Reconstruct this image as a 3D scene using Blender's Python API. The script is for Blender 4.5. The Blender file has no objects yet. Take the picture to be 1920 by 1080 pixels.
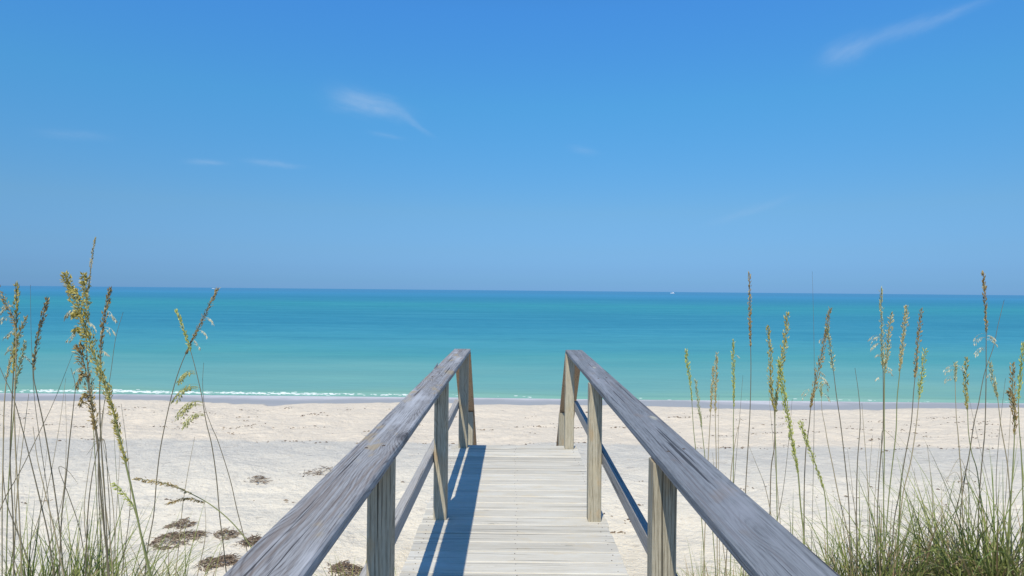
import bpy, math, random
import numpy as np
from mathutils import Vector, Matrix, Euler

R = math.radians
rng = random.Random(7)
scene = bpy.context.scene
COL = scene.collection

# ------------------------------------------------------------------ camera
F_PX = 1200.0                       # focal length in photo pixels (1920 wide)
cam_d = bpy.data.cameras.new("Camera")
cam_d.sensor_width = 36.0
cam_d.lens = 36.0 * F_PX / 1920.0
cam_d.clip_start = 0.05
cam_d.clip_end = 200000.0
cam = bpy.data.objects.new("Camera", cam_d)
COL.objects.link(cam)
CAM_Z = 1.55                        # eye height over the deck (deck top is z = 0)
CAM_ROT = (Matrix.Rotation(R(0.19), 3, 'Z') @ Matrix.Rotation(R(90.22), 3, 'X')
           @ Matrix.Rotation(R(0.54), 3, 'Z'))
cam.rotation_euler = CAM_ROT.to_euler()
cam.location = (0, 0, CAM_Z)
scene.camera = cam


def at(px, py, d):
    """world point at forward distance d seen at photo pixel (px, py)"""
    r = CAM_ROT @ Vector(((px - 960) / F_PX, -(py - 540) / F_PX, -1.0))
    r = r * (d / r.y)
    return Vector((r.x, r.y, r.z + CAM_Z))


def dirpx(px, py):
    return (CAM_ROT @ Vector(((px - 960) / F_PX, -(py - 540) / F_PX, -1.0))).normalized()


# ------------------------------------------------------------------ sun, sky, exposure
SUN_DIR = Vector((-0.178, -0.73, 1.0)).normalized()      # towards the sun
SUN_EL = math.asin(SUN_DIR.z)
sun_d = bpy.data.lights.new("Sun", 'SUN')
sun_d.energy = 5.0
sun_d.angle = R(0.53)
sun_d.color = (1.0, 0.93, 0.77)
sun = bpy.data.objects.new("Sun", sun_d)
sun.rotation_euler = (-SUN_DIR).to_track_quat('-Z', 'Y').to_euler()
COL.objects.link(sun)

scene.view_settings.view_transform = 'Standard'
scene.view_settings.look = 'None'
scene.view_settings.exposure = 0.0
scene.view_settings.gamma = 1.0
scene.view_settings.use_curve_mapping = False
scene.cycles.max_bounces = 6


class NT:
    """small helper for building node trees"""
    def __init__(self, tree):
        self.t = tree
        self.n = tree.nodes
        self.l = tree.links

    def new(self, kind, **kw):
        nd = self.n.new(kind)
        for k, v in kw.items():
            setattr(nd, k, v)
        return nd

    def put(self, sock, v):
        if isinstance(v, bpy.types.NodeSocket):
            self.l.new(v, sock)
        elif isinstance(v, (tuple, list, Vector)) and hasattr(sock, 'default_value') and sock.type == 'RGBA':
            sock.default_value = (v[0], v[1], v[2], 1.0)
        else:
            sock.default_value = v

    def math(self, op, a, b=None, c=None, clamp=False):
        nd = self.new('ShaderNodeMath', operation=op, use_clamp=clamp)
        self.put(nd.inputs[0], a)
        if b is not None:
            self.put(nd.inputs[1], b)
        if c is not None:
            self.put(nd.inputs[2], c)
        return nd.outputs[0]

    def vmath(self, op, a, b=None):
        nd = self.new('ShaderNodeVectorMath', operation=op)
        self.put(nd.inputs[0], a)
        if b is not None:
            self.put(nd.inputs[1], b)
        return nd.outputs['Value'] if op in ('DOT_PRODUCT', 'LENGTH') else nd.outputs[0]

    def mix(self, f, a, b, blend='MIX'):
        nd = self.new('ShaderNodeMix', data_type='RGBA', blend_type=blend)
        self.put(nd.inputs[0], f)
        self.put(nd.inputs[6], a)
        self.put(nd.inputs[7], b)
        return nd.outputs[2]

    def noise(self, vec, scale, detail=3.0, rough=0.55, dist=0.0):
        nd = self.new('ShaderNodeTexNoise')
        self.put(nd.inputs['Vector'], vec)
        nd.inputs['Scale'].default_value = scale
        nd.inputs['Detail'].default_value = detail
        nd.inputs['Roughness'].default_value = rough
        nd.inputs['Distortion'].default_value = dist
        return nd.outputs['Fac']

    def vor(self, vec, scale, rand=1.0, feature='F1', out='Distance'):
        nd = self.new('ShaderNodeTexVoronoi', feature=feature)
        self.put(nd.inputs['Vector'], vec)
        nd.inputs['Scale'].default_value = scale
        nd.inputs['Randomness'].default_value = rand
        return nd.outputs[out]

    def smooth(self, x, lo, hi, a=0.0, b=1.0):
        nd = self.new('ShaderNodeMapRange', interpolation_type='SMOOTHSTEP')
        self.put(nd.inputs[0], x)
        for i, v in enumerate((lo, hi, a, b)):
            nd.inputs[i + 1].default_value = v
        return nd.outputs[0]

    def lin(self, x, lo, hi, a=0.0, b=1.0):
        nd = self.new('ShaderNodeMapRange')
        self.put(nd.inputs[0], x)
        for i, v in enumerate((lo, hi, a, b)):
            nd.inputs[i + 1].default_value = v
        return nd.outputs[0]

    def scalev(self, vec, s):
        nd = self.new('ShaderNodeMapping')
        self.put(nd.inputs['Vector'], vec)
        nd.inputs['Scale'].default_value = s
        return nd.outputs[0]

    def ramp(self, x, stops):
        nd = self.new('ShaderNodeValToRGB')
        self.put(nd.inputs[0], x)
        e = nd.color_ramp.elements
        while len(e) < len(stops):
            e.new(0.5)
        for k, (p, c) in enumerate(stops):
            e[k].position = p
            e[k].color = (c[0], c[1], c[2], 1)
        return nd.outputs[0]

    def bump(self, h, strength, dist, normal=None):
        nd = self.new('ShaderNodeBump')
        self.put(nd.inputs['Height'], h)
        nd.inputs['Strength'].default_value = strength
        nd.inputs['Distance'].default_value = dist
        if normal is not None:
            self.put(nd.inputs['Normal'], normal)
        return nd.outputs[0]

    def sep(self, v):
        nd = self.new('ShaderNodeSeparateXYZ')
        self.put(nd.inputs[0], v)
        return nd.outputs

    def comb(self, x, y, z):
        nd = self.new('ShaderNodeCombineXYZ')
        for i, v in enumerate((x, y, z)):
            self.put(nd.inputs[i], v)
        return nd.outputs[0]


def build_world():
    w = bpy.data.worlds.new("World")
    scene.world = w
    w.use_nodes = True
    t = NT(w.node_tree)
    t.n.clear()
    sky = t.new('ShaderNodeTexSky', sky_type='NISHITA', sun_disc=False)
    sky.sun_elevation = SUN_EL
    sky.sun_rotation = math.atan2(SUN_DIR.x, SUN_DIR.y)
    sky.altitude = 0
    sky.air_density = 1.0
    sky.dust_density = 0.25
    sky.ozone_density = 3.0
    tc = t.new('ShaderNodeTexCoord')
    d = t.vmath('NORMALIZE', tc.outputs['Generated'])
    col = sky.outputs[0]
    # a clearer, bluer tropical air than the default model: filter by elevation
    el = t.sep(d)[2]
    grade = t.ramp(el, [(p, tuple(v * 0.5 for v in c)) for p, c in SKY_GRADE])
    col = t.mix(1.0, col, t.vmath('MULTIPLY', grade, (2.0, 2.0, 2.0)), 'MULTIPLY')
    # the few wisps of cirrus, laid out by direction on the sky
    acc = None
    for (x0, y0, x1, y1, wpx, amt, taper, frq) in WISPS:
        a0, a1 = dirpx(x0, y0), dirpx(x1, y1)
        c = (a0 + a1).normalized()
        u = (a1 - a0)
        half = u.length / 2
        u.normalize()
        v = c.cross(u).normalized()
        du = t.math('DIVIDE', t.vmath('DOT_PRODUCT', d, u), half)
        dv0 = t.math('DIVIDE', t.vmath('DOT_PRODUCT', d, v), wpx / F_PX)
        p = t.comb(t.math('MULTIPLY', du, half * frq), t.math('MULTIPLY', dv0, wpx / F_PX * frq * 3.0), x0 * 0.01)
        n1 = t.noise(p, 1.0, 4.0, 0.6, 0.6)
        wob = t.math('MULTIPLY', t.math('SUBTRACT', n1, 0.5), 1.6)
        wid = t.lin(du, -1, 1, 1.0, taper)
        dv = t.math('DIVIDE', t.math('ADD', dv0, wob), wid)
        r2 = t.math('ADD', t.math('POWER', t.math('ABSOLUTE', du), 2.6), t.math('MULTIPLY', dv, dv))
        m = t.math('EXPONENT', t.math('MULTIPLY', r2, -1.9))
        front = t.math('GREATER_THAN', t.vmath('DOT_PRODUCT', d, c), 0.2)
        n2 = t.noise(p, 2.6, 5.0, 0.65, 0.8)
        m = t.math('MULTIPLY', t.math('MULTIPLY', m, front), t.lin(n2, 0.2, 0.75, 0.45, 1.0))
        m = t.math('MULTIPLY', m, amt, clamp=True)
        acc = m if acc is None else t.math('ADD', acc, m, clamp=True)
    col = t.mix(acc, col, CLOUD_COL)
    bg = t.new('ShaderNodeBackground')
    t.put(bg.inputs['Color'], col)
    bg.inputs['Strength'].default_value = SKY_STRENGTH
    out = t.new('ShaderNodeOutputWorld')
    t.l.new(bg.outputs[0], out.inputs['Surface'])


SKY_STRENGTH = 0.10
SKY_GRADE = [(0.0, (0.25, 0.555, 1.29)), (0.0125, (0.246, 0.53, 1.16)), (0.03, (0.275, 0.535, 1.08)), (0.06, (0.345, 0.605, 1.01)),
             (0.12, (0.46, 0.77, 1.03)), (0.276, (0.48, 1.18, 1.48)), (0.40, (0.52, 1.33, 1.92)), (1.0, (0.52, 1.25, 1.80))]
CLOUD_COL = (4.5, 6.0, 8.2)
# x0,y0 -> x1,y1 (photo px), half width px, amount, taper towards the end, frequency
WISPS = [
    (1560, 108, 1900, -16, 15, 0.24, 0.55, 9),
    (1535, 122, 1640, 72, 22, 0.24, 0.9, 12),
    (612, 178, 768, 212, 24, 0.45, 0.75, 10),
    (735, 200, 815, 258, 10, 0.20, 0.6, 18),
    (60, 246, 220, 258, 10, 0.12, 0.8, 18),
    (345, 303, 430, 307, 6, 0.25, 0.8, 24),
    (455, 302, 570, 312, 7, 0.25, 0.8, 24),
    (1065, 276, 1125, 288, 9, 0.14, 0.8, 26),
    (1320, 425, 1500, 362, 10, 0.12, 0.8, 16),
    (690, 248, 760, 260, 6, 0.14, 0.8, 22),
]
build_world()


# ------------------------------------------------------------------ object helpers
def link(name, verts, faces, mat, parent=None, smooth=False, mats=None, fmat=None):
    me = bpy.data.meshes.new(name)
    me.from_pydata([tuple(v) for v in verts], [], faces)
    if mats:
        for m in mats:
            me.materials.append(m)
        me.polygons.foreach_set('material_index', fmat)
    else:
        me.materials.append(mat)
    if smooth:
        me.polygons.foreach_set('use_smooth', [True] * len(me.polygons))
    me.update()
    o = bpy.data.objects.new(name, me)
    COL.objects.link(o)
    if parent is not None:
        o.parent = parent
    return o


def empty(name, loc=(0, 0, 0), parent=None):
    o = bpy.data.objects.new(name, None)
    o.empty_display_size = 0.1
    o.location = loc
    COL.objects.link(o)
    if parent is not None:
        o.parent = parent
    return o


def tag(o, label=None, cat=None, group=None, kind=None):
    if label:
        o['label'] = label
    if cat:
        o['category'] = cat
    if group:
        o['group'] = group
    if kind:
        o['kind'] = kind
    return o


class MB:
    def __init__(self):
        self.v = []
        self.f = []
        self.m = []

    def add(self, vs, fs, mi=0):
        b = len(self.v)
        self.v.extend(vs)
        self.f.extend([tuple(i + b for i in f) for f in fs])
        self.m.extend([mi] * len(fs))

    def build(self, name, mat, parent=None, smooth=False, mats=None):
        return link(name, self.v, self.f, mat, parent, smooth, mats, self.m if mats else None)


def plank(p0, p1, w, t, up=(0, 0, 1), bev=0.004, segs=1, jit=0.0, r=None):
    """a chamfered board from p0 to p1 (axis), width w sideways, thickness t along up"""
    p0, p1 = Vector(p0), Vector(p1)
    ax = (p1 - p0).normalized()
    up = Vector(up)
    side = ax.cross(up).normalized()
    up = side.cross(ax).normalized()
    hw, ht = w / 2, t / 2
    prof = [(-hw + bev, -ht), (hw - bev, -ht), (hw, -ht + bev), (hw, ht - bev),
            (hw - bev, ht), (-hw + bev, ht), (-hw, ht - bev), (-hw, -ht + bev)]
    vs, fs = [], []
    L = (p1 - p0).length
    rings = [(0.0, 1 - 2 * bev / min(w, t) * 0.9)] + \
            [((bev if k == 0 else (L - bev if k == segs else L * k / segs)), 1.0) for k in range(segs + 1)] + \
            [(L, 1 - 2 * bev / min(w, t) * 0.9)]
    for (s, sc) in rings:
        ja, jb = (r.uniform(-jit, jit), r.uniform(-jit, jit)) if (r and jit) else (0, 0)
        for (a, b) in prof:
            vs.append(p0 + ax * s + side * (a - (1 - sc) * bev * (1 if a > 0 else -1) * 0.8 + ja)
                      + up * (b - (1 - sc) * bev * (1 if b > 0 else -1) * 0.8 + jb))
    n = 8
    for k in range(len(rings) - 1):
        for i in range(n):
            j = (i + 1) % n
            fs.append((k * n + i, k * n + j, (k + 1) * n + j, (k + 1) * n + i))
    fs.append(tuple(reversed(range(n))))
    b = (len(rings) - 1) * n
    fs.append(tuple(b + i for i in range(n)))
    # outward orientation
    fs = [tuple(reversed(f)) for f in fs]
    return vs, fs


def tube(pts, rad, n=5):
    """tapered tube along pts"""
    vs, fs = [], []
    m = len(pts)
    for k in range(m):
        a = pts[max(0, k - 1)]
        b = pts[min(m - 1, k + 1)]
        ax = (b - a)
        ax = ax.normalized() if ax.length > 1e-9 else Vector((0, 0, 1))
        s = ax.cross(Vector((0.13, 0.98, 0.1)))
        s.normalize()
        u = s.cross(ax)
        r = rad[k] if isinstance(rad, (list, tuple)) else rad
        for i in range(n):
            th = 2 * math.pi * i / n
            vs.append(pts[k] + s * (math.cos(th) * r) + u * (math.sin(th) * r))
    for k in range(m - 1):
        for i in range(n):
            j = (i + 1) % n
            fs.append((k * n + i, k * n + j, (k + 1) * n + j, (k + 1) * n + i))
    fs.append(tuple(range(n)))
    fs.append(tuple((m - 1) * n + i for i in reversed(range(n))))
    return vs, fs


def ribbon(pts, widths, side):
    """slightly folded leaf strip"""
    vs, fs = [], []
    m = len(pts)
    for k in range(m):
        a = pts[max(0, k - 1)]
        b = pts[min(m - 1, k + 1)]
        ax = (b - a).normalized()
        s = (side - ax * side.dot(ax)).normalized()
        nrm = s.cross(ax)
        w = widths[k] / 2
        vs += [pts[k] - s * w + nrm * w * 0.45, pts[k], pts[k] + s * w + nrm * w * 0.45]
    for k in range(m - 1):
        fs += [(3 * k, 3 * k + 1, 3 * k + 4, 3 * k + 3), (3 * k + 1, 3 * k + 2, 3 * k + 5, 3 * k + 4)]
    return vs, fs


# ------------------------------------------------------------------ materials
def material(name):
    m = bpy.data.materials.new(name)
    m.use_nodes = True
    t = NT(m.node_tree)
    bs = t.n.get('Principled BSDF')
    return m, t, bs


def wood(name, axis, light, dark, tan, ring=70.0, knot=0.35, contrast=1.0, tanamt=0.5, spec=0.25, pale=None, bumpk=1.0, kcol=None, bands=None, ringk=1.0):
    """weathered timber, grain running along `axis`"""
    m, t, bs = material(name)
    tc = t.new('ShaderNodeTexCoord')
    oi = t.new('ShaderNodeObjectInfo')
    off = t.comb(t.math('MULTIPLY', oi.outputs['Random'], 17.3), t.math('MULTIPLY', oi.outputs['Random'], 41.7),
                 t.math('MULTIPLY', oi.outputs['Random'], 9.1))
    x, y, z = t.sep(tc.outputs['Object'])
    if axis == 'Y':
        q = t.comb(x, y, z)
    elif axis == 'X':
        q = t.comb(y, x, z)
    else:
        q = t.comb(x, z, y)
    q = t.vmath('ADD', q, off)               # (across, along, across)
    warp = t.noise(t.scalev(q, (5.0, 0.38, 5.0)), 1.0, 2.0, 0.45)
    warp2 = t.noise(t.scalev(q, (14.0, 1.1, 14.0)), 1.0, 2.0, 0.5)
    qs = t.sep(q)
    acr = t.math('ADD', qs[0], qs[2])
    kd = t.vor(t.comb(t.math('MULTIPLY', acr, 6.0), t.math('MULTIPLY', qs[1], 1.9), 0.0), 1.0, 1.0)
    kb = t.smooth(kd, knot, 0.0)
    fld = t.math('ADD', t.math('MULTIPLY_ADD', qs[2], 0.6, qs[0]), t.math('MULTIPLY', warp, 0.13))
    fld = t.math('ADD', fld, t.math('MULTIPLY', warp2, 0.02))
    fld = t.math('ADD', fld, t.math('MULTIPLY', kb, 0.06))
    rg = t.math('SINE', t.math('MULTIPLY', fld, ring * 6.2832))
    rg = t.math('MULTIPLY_ADD', rg, 0.5, 0.5)
    rg = t.math('POWER', rg, 3.2)
    fib = t.noise(t.scalev(q, (300.0, 12.0, 300.0)), 1.0, 3.0, 0.7)
    fib2 = t.noise(t.scalev(q, (110.0, 2.4, 110.0)), 1.0, 5.0, 0.7)
    blot = t.noise(t.scalev(q, (8.0, 1.6, 8.0)), 1.0, 4.0, 0.6)
    fine = t.lin(fib, 0.36, 0.64)
    blot0 = t.noise(t.scalev(q, (26.0, 1.3, 26.0)), 1.3, 3.0, 0.6)
    v = t.math('ADD', t.math('MULTIPLY', t.math('MULTIPLY', rg, t.lin(blot0, 0.35, 0.65, 0.25, 1.0)), 0.62 * contrast * ringk), t.math('MULTIPLY', t.lin(fib2, 0.42, 0.70), 0.50 * contrast))
    v = t.math('ADD', v, t.math('MULTIPLY', t.math('SUBTRACT', fine, 0.5), 0.65 * contrast), clamp=True)
    c = t.mix(v, light, dark)
    if pale:
        c = t.mix(t.math('MULTIPLY', t.smooth(blot, 0.5, 0.68), 0.75), c, pale)
    blot2 = t.noise(t.scalev(q, (7.0, 2.6, 7.0)), 1.7, 3.0, 0.55)
    c = t.mix(t.math('MULTIPLY', t.smooth(blot2, 0.56, 0.70), tanamt), c, tan)
    if bands:
        # long streaks of browner and bleached wood along the grain
        bn = t.noise(t.scalev(q, (34.0, 0.7, 34.0)), 1.0, 4.0, 0.62)
        c = t.mix(t.math('MULTIPLY', t.smooth(bn, 0.52, 0.66), 0.6), c, bands[0])
        c = t.mix(t.math('MULTIPLY', t.smooth(bn, 0.46, 0.33), 0.6), c, bands[1])
    # knots and checks
    core = t.smooth(kd, knot * 0.34, knot * 0.12)
    kn = t.noise(q, 30.0, 2.0)
    core = t.math('MULTIPLY', core, t.lin(kn, 0.3, 0.7, 0.25, 0.9))
    c = t.mix(core, c, kcol if kcol else tuple(0.45 * v_ for v_ in dark))
    ck = t.noise(t.scalev(q, (75.0, 0.9, 75.0)), 1.0, 2.0, 0.5)
    crack = t.smooth(ck, 0.635, 0.68)
    c = t.mix(t.math('MULTIPLY', crack, 0.8), c, tuple(0.3 * v_ for v_ in dark))
    jitter = t.lin(oi.outputs['Random'], 0, 1, 0.86, 1.10)
    c = t.mix(1.0, c, t.comb(jitter, jitter, jitter), 'MULTIPLY')
    t.put(bs.inputs['Base Color'], c)
    bs.inputs['Roughness'].default_value = 0.75
    bs.inputs['Specular IOR Level'].default_value = spec
    h = t.math('SUBTRACT', t.math('MULTIPLY', fib2, 0.6), t.math('MULTIPLY', rg, 0.35))
    h = t.math('SUBTRACT', h, t.math('MULTIPLY', crack, 1.2))
    h = t.math('ADD', h, t.math('MULTIPLY', fib, 0.25))
    t.put(bs.inputs['Normal'], t.bump(h, 0.55 * bumpk, 0.0025))
    return m


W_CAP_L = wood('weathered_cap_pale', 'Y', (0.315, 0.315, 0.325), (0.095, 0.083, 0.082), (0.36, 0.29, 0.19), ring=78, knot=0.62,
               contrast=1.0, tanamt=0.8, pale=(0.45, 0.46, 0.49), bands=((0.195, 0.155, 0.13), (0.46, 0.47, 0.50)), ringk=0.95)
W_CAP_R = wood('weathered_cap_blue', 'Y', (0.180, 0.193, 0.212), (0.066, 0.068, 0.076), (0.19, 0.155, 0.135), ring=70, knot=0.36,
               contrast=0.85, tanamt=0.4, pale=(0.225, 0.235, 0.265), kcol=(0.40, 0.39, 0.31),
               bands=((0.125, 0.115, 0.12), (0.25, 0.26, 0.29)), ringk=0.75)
W_POST = wood('weathered_post', 'Z', (0.415, 0.375, 0.29), (0.125, 0.105, 0.07), (0.40, 0.27, 0.14), ring=70, knot=0.34, contrast=0.9, tanamt=0.45)
W_RAIL = wood('weathered_rail', 'Y', (0.36, 0.35, 0.34), (0.17, 0.16, 0.16), (0.34, 0.28, 0.22), ring=60, knot=0.3, contrast=0.8, tanamt=0.3)
W_DECK = wood('deck_timber', 'X', (0.545, 0.515, 0.455), (0.33, 0.295, 0.235), (0.50, 0.435, 0.33), ring=60, knot=0.22, contrast=0.6, tanamt=0.5,
              pale=(0.56, 0.54, 0.49))
W_STAIR = wood('stair_timber', 'Y', (0.40, 0.28, 0.18), (0.17, 0.10, 0.06), (0.36, 0.22, 0.12), ring=55, knot=0.3, contrast=0.8, tanamt=0.4)


def sand_mat():
    m, t, bs = material('beach_sand')
    geo = t.new('ShaderNodeNewGeometry')
    p = geo.outputs['Position']
    x, y, z = t.sep(p)
    wv = t.noise(t.scalev(p, (0.25, 0.5, 0.0)), 1.0, 3.0, 0.55)
    ys = t.math('ADD', y, t.math('MULTIPLY_ADD', wv, 1.6, -0.8))
    near = (0.715, 0.645, 0.525)
    grey = (0.545, 0.51, 0.445)
    cream = (0.71, 0.61, 0.48)
    wet = (0.36, 0.345, 0.335)
    # shelly grey strip just this side of the berm, cream sand beyond it, wet sand by the water
    g = t.math('MULTIPLY', t.smooth(ys, 8.6, 11.5), 1.0)
    c = t.mix(g, near, grey)
    yb = t.math('ADD', y, t.math('MULTIPLY_ADD', wv, 0.3, -0.15))
    c = t.mix(t.smooth(yb, 12.0, 12.35), c, cream)
    yw = t.math('ADD', y, t.math('MULTIPLY_ADD', t.noise(t.scalev(p, (0.16, 0.12, 0.0)), 1.0, 5.0, 0.6), 7.5, -3.75))
    c = t.mix(t.smooth(y, 2.4, 0.6), c, (0.22, 0.19, 0.13))  # unseen ground around the camera, darkened to cut bounce light on the posts
    wetf = t.smooth(yw, 18.5, 18.8)
    c = t.mix(wetf, c, wet)
    c = t.mix(t.smooth(yw, 19.9, 21.0), c, (0.50, 0.455, 0.445))
    c = t.mix(t.smooth(yw, 20.7, 21.3), c, (0.62, 0.58, 0.565))
    # mottling: trampled sand, darker patches, shell hash, dark specks
    n1 = t.noise(p, 3.0, 5.0, 0.6)
    c = t.mix(t.math('MULTIPLY', t.smooth(n1, 0.52, 0.75), 0.30), c, (0.40, 0.36, 0.31))
    n2 = t.noise(t.scalev(p, (1.2, 2.2, 1.0)), 3.2, 6.0, 0.7)
    dry = t.math('SUBTRACT', 1.0, wetf)
    c = t.mix(t.math('MULTIPLY', t.math('MULTIPLY', t.smooth(n2, 0.57, 0.69), 0.55), dry), c, (0.30, 0.26, 0.215))
    n3 = t.noise(t.scalev(p, (0.7, 2.4, 1.0)), 1.6, 5.0, 0.7)
    c = t.mix(t.math('MULTIPLY', t.math('MULTIPLY', t.smooth(n3, 0.56, 0.68), t.smooth(y, 12.0, 14.0)), t.math('MULTIPLY', dry, 0.30)), c, (0.42, 0.355, 0.28))
    sp = t.vor(p, 34.0, 1.0)
    spn = t.vor(p, 34.0, 1.0, out='Color')
    pick = t.math('GREATER_THAN', t.sep(spn)[0], 0.80)
    spk = t.math('MULTIPLY', t.math('MULTIPLY', t.smooth(sp, 0.30, 0.16), pick), t.math('MULTIPLY', dry, 0.8))
    c = t.mix(spk, c, (0.78, 0.76, 0.73))
    pick2 = t.math('LESS_THAN', t.sep(spn)[1], 0.10)
    spk2 = t.math('MULTIPLY', t.math('MULTIPLY', t.smooth(sp, 0.26, 0.12), pick2), 0.7)
    c = t.mix(spk2, c, (0.16, 0.12, 0.09))
    gr = t.noise(p, 260.0, 2.0, 0.6)
    c = t.mix(t.lin(gr, 0.3, 0.7, 0.22, 0.0), c, (0.30, 0.25, 0.20))
    t.put(bs.inputs['Base Color'], c)
    rough = t.lin(wetf, 0, 1, 0.95, 0.45)
    t.put(bs.inputs['Roughness'], rough)
    bs.inputs['Specular IOR Level'].default_value = 0.2
    h = t.math('ADD', t.math('MULTIPLY', t.noise(p, 7.0, 5.0, 0.65), 0.085), t.math('MULTIPLY', gr, 0.004))
    hs = t.math('MULTIPLY', h, t.math('MULTIPLY_ADD', dry, 0.9, 0.1))
    t.put(bs.inputs['Normal'], t.bump(hs, 0.7, 1.0))
    return m


def water_mat():
    m, t, bs = material('sea_water')
    geo = t.new('ShaderNodeNewGeometry')
    p = geo.outputs['Position']
    x, y, z = t.sep(p)
    ly = t.math('LOGARITHM', t.math('MAXIMUM', y, 5.0), 10.0)
    # patches of sandbar and deeper water, stretched along the shore
    pp = t.comb(t.math('MULTIPLY', t.math('DIVIDE', x, y), 0.9), t.math('MULTIPLY', ly, 4.5), 0.0)
    band = t.noise(pp, 1.5, 3.0, 0.5)
    pp2 = t.comb(t.math('MULTIPLY', t.math('DIVIDE', x, y), 3.0), t.math('MULTIPLY', ly, 26.0), 3.0)
    fine = t.noise(pp2, 1.0, 4.0, 0.6)
    lv = t.math('ADD', ly, t.math('MULTIPLY_ADD', band, 0.20, -0.10))
    lv = t.math('ADD', lv, t.math('MULTIPLY_ADD', fine, 0.06, -0.03))
    c = t.ramp(t.lin(lv, 1.3, 3.3), WATER_RAMP)
    c = t.mix(t.lin(fine, 0.3, 0.75, 0.0, 0.14), c, (0.005, 0.10, 0.16))  # fine dark streaks: ripple shading painted into the colour
    fl = t.noise(t.scalev(p, (0.55, 2.0, 0.0)), 1.0, 4.0, 0.65)
    fl2 = t.noise(t.scalev(p, (0.045, 0.20, 0.0)), 1.0, 4.0, 0.65)
    fl = t.math('ADD', t.math('MULTIPLY', fl, 0.5), t.math('MULTIPLY', fl2, 0.5))
    ripple_zone = t.math('MULTIPLY', t.smooth(ly, 1.42, 1.75), t.smooth(ly, 2.9, 2.2))
    c = t.mix(t.math('MULTIPLY', t.smooth(fl, 0.47, 0.62), t.math('MULTIPLY', ripple_zone, 0.25)), c, (0.006, 0.10, 0.19))  # dark flecks: shaded side of ripples painted into the water colour
    c = t.mix(t.math('MULTIPLY', t.smooth(fl, 0.50, 0.36), t.math('MULTIPLY', ripple_zone, 0.22)), c, (0.10, 0.34, 0.42))  # pale flecks: brighter ripple faces painted in the same way
    # ripples: small close ones, longer ones further out
    r1 = t.noise(t.scalev(p, (1.1, 2.6, 1.0)), 1.0, 4.0, 0.6)
    r2 = t.noise(t.scalev(p, (0.16, 0.5, 1.0)), 1.0, 3.0, 0.55)
    h = t.math('ADD', t.math('MULTIPLY', r1, 0.05), t.math('MULTIPLY', r2, 0.16))
    nrm = t.bump(h, 0.8, 1.0)
    soft = t.bump(h, 0.22, 1.0)
    # light coming back out of the clear water over white sand, and the sky on the ripples
    df = t.new('ShaderNodeBsdfDiffuse')
    t.put(df.inputs['Color'], c)
    t.put(df.inputs['Normal'], soft)
    gl = t.new('ShaderNodeBsdfGlossy')
    gl.inputs['Roughness'].default_value = 0.18
    t.put(gl.inputs['Normal'], nrm)
    fr = t.new('ShaderNodeFresnel')
    fr.inputs['IOR'].default_value = 1.33
    t.put(fr.inputs['Normal'], nrm)
    mx = t.new('ShaderNodeMixShader')
    t.put(mx.inputs[0], t.math('MINIMUM', t.math('MULTIPLY', fr.outputs[0], 0.30), 0.16))
    t.l.new(df.outputs[0], mx.inputs[1])
    t.l.new(gl.outputs[0], mx.inputs[2])
    t.l.new(mx.outputs[0], t.n.get('Material Output').inputs['Surface'])
    return m


WATER_RAMP = [
    (0.000, (0.24, 0.40, 0.326)),
    (0.024, (0.185, 0.365, 0.290)),
    (0.042, (0.160, 0.350, 0.315)),
    (0.082, (0.122, 0.328, 0.318)),
    (0.122, (0.073, 0.295, 0.306)),
    (0.160, (0.060, 0.278, 0.325)),
    (0.207, (0.042, 0.246, 0.325)),
    (0.285, (0.030, 0.214, 0.306)),
    (0.348, (0.030, 0.218, 0.303)),
    (0.440, (0.033, 0.250, 0.302)),
    (0.560, (0.030, 0.200, 0.316)),
    (0.700, (0.045, 0.222, 0.381)),
    (0.840, (0.050, 0.205, 0.355)),
    (1.000, (0.055, 0.205, 0.365)),
]


def foam_mat():
    m, t, bs = material('sea_foam')
    tc = t.new('ShaderNodeTexCoord')
    n = t.noise(tc.outputs['Object'], 14.0, 4.0)
    t.put(bs.inputs['Base Color'], t.mix(t.lin(n, 0.35, 0.65), (0.50, 0.58, 0.56), (0.72, 0.74, 0.72)))
    bs.inputs['Roughness'].default_value = 0.7
    t.put(bs.inputs['Normal'], t.bump(n, 0.5, 0.05))
    return m


def plant_mat(name, a, b, cc, rough=0.6, transl=0.25):
    """blade / seed colour varying from piece to piece"""
    m, t, bs = material(name)
    g = t.new('ShaderNodeNewGeometry')
    rnd = g.outputs['Random Per Island']
    c = t.ramp(rnd, [(0.0, a), (0.5, b), (1.0, cc)])
    tc = t.new('ShaderNodeTexCoord')
    n = t.noise(tc.outputs['Object'], 9.0, 2.0)
    c = t.mix(t.lin(n, 0.35, 0.7, 0.0, 0.4), c, b)
    t.put(bs.inputs['Base Color'], c)
    bs.inputs['Roughness'].default_value = rough
    bs.inputs['Specular IOR Level'].default_value = 0.3
    if transl > 0:
        tr = t.new('ShaderNodeBsdfTranslucent')
        t.put(tr.inputs['Color'], c)
        mx = t.new('ShaderNodeMixShader')
        mx.inputs[0].default_value = transl
        t.l.new(bs.outputs[0], mx.inputs[1])
        t.l.new(tr.outputs[0], mx.inputs[2])
        out = t.n.get('Material Output')
        t.l.new(mx.outputs[0], out.inputs['Surface'])
    return m


def plain(name, col, rough=0.5, var=0.1):
    m, t, bs = material(name)
    tc = t.new('ShaderNodeTexCoord')
    n = t.noise(tc.outputs['Object'], 6.0, 3.0)
    t.put(bs.inputs['Base Color'], t.mix(t.lin(n, 0.3, 0.7, 0.0, var), col, tuple(v * 0.5 for v in col)))
    bs.inputs['Roughness'].default_value = rough
    return m


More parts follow.
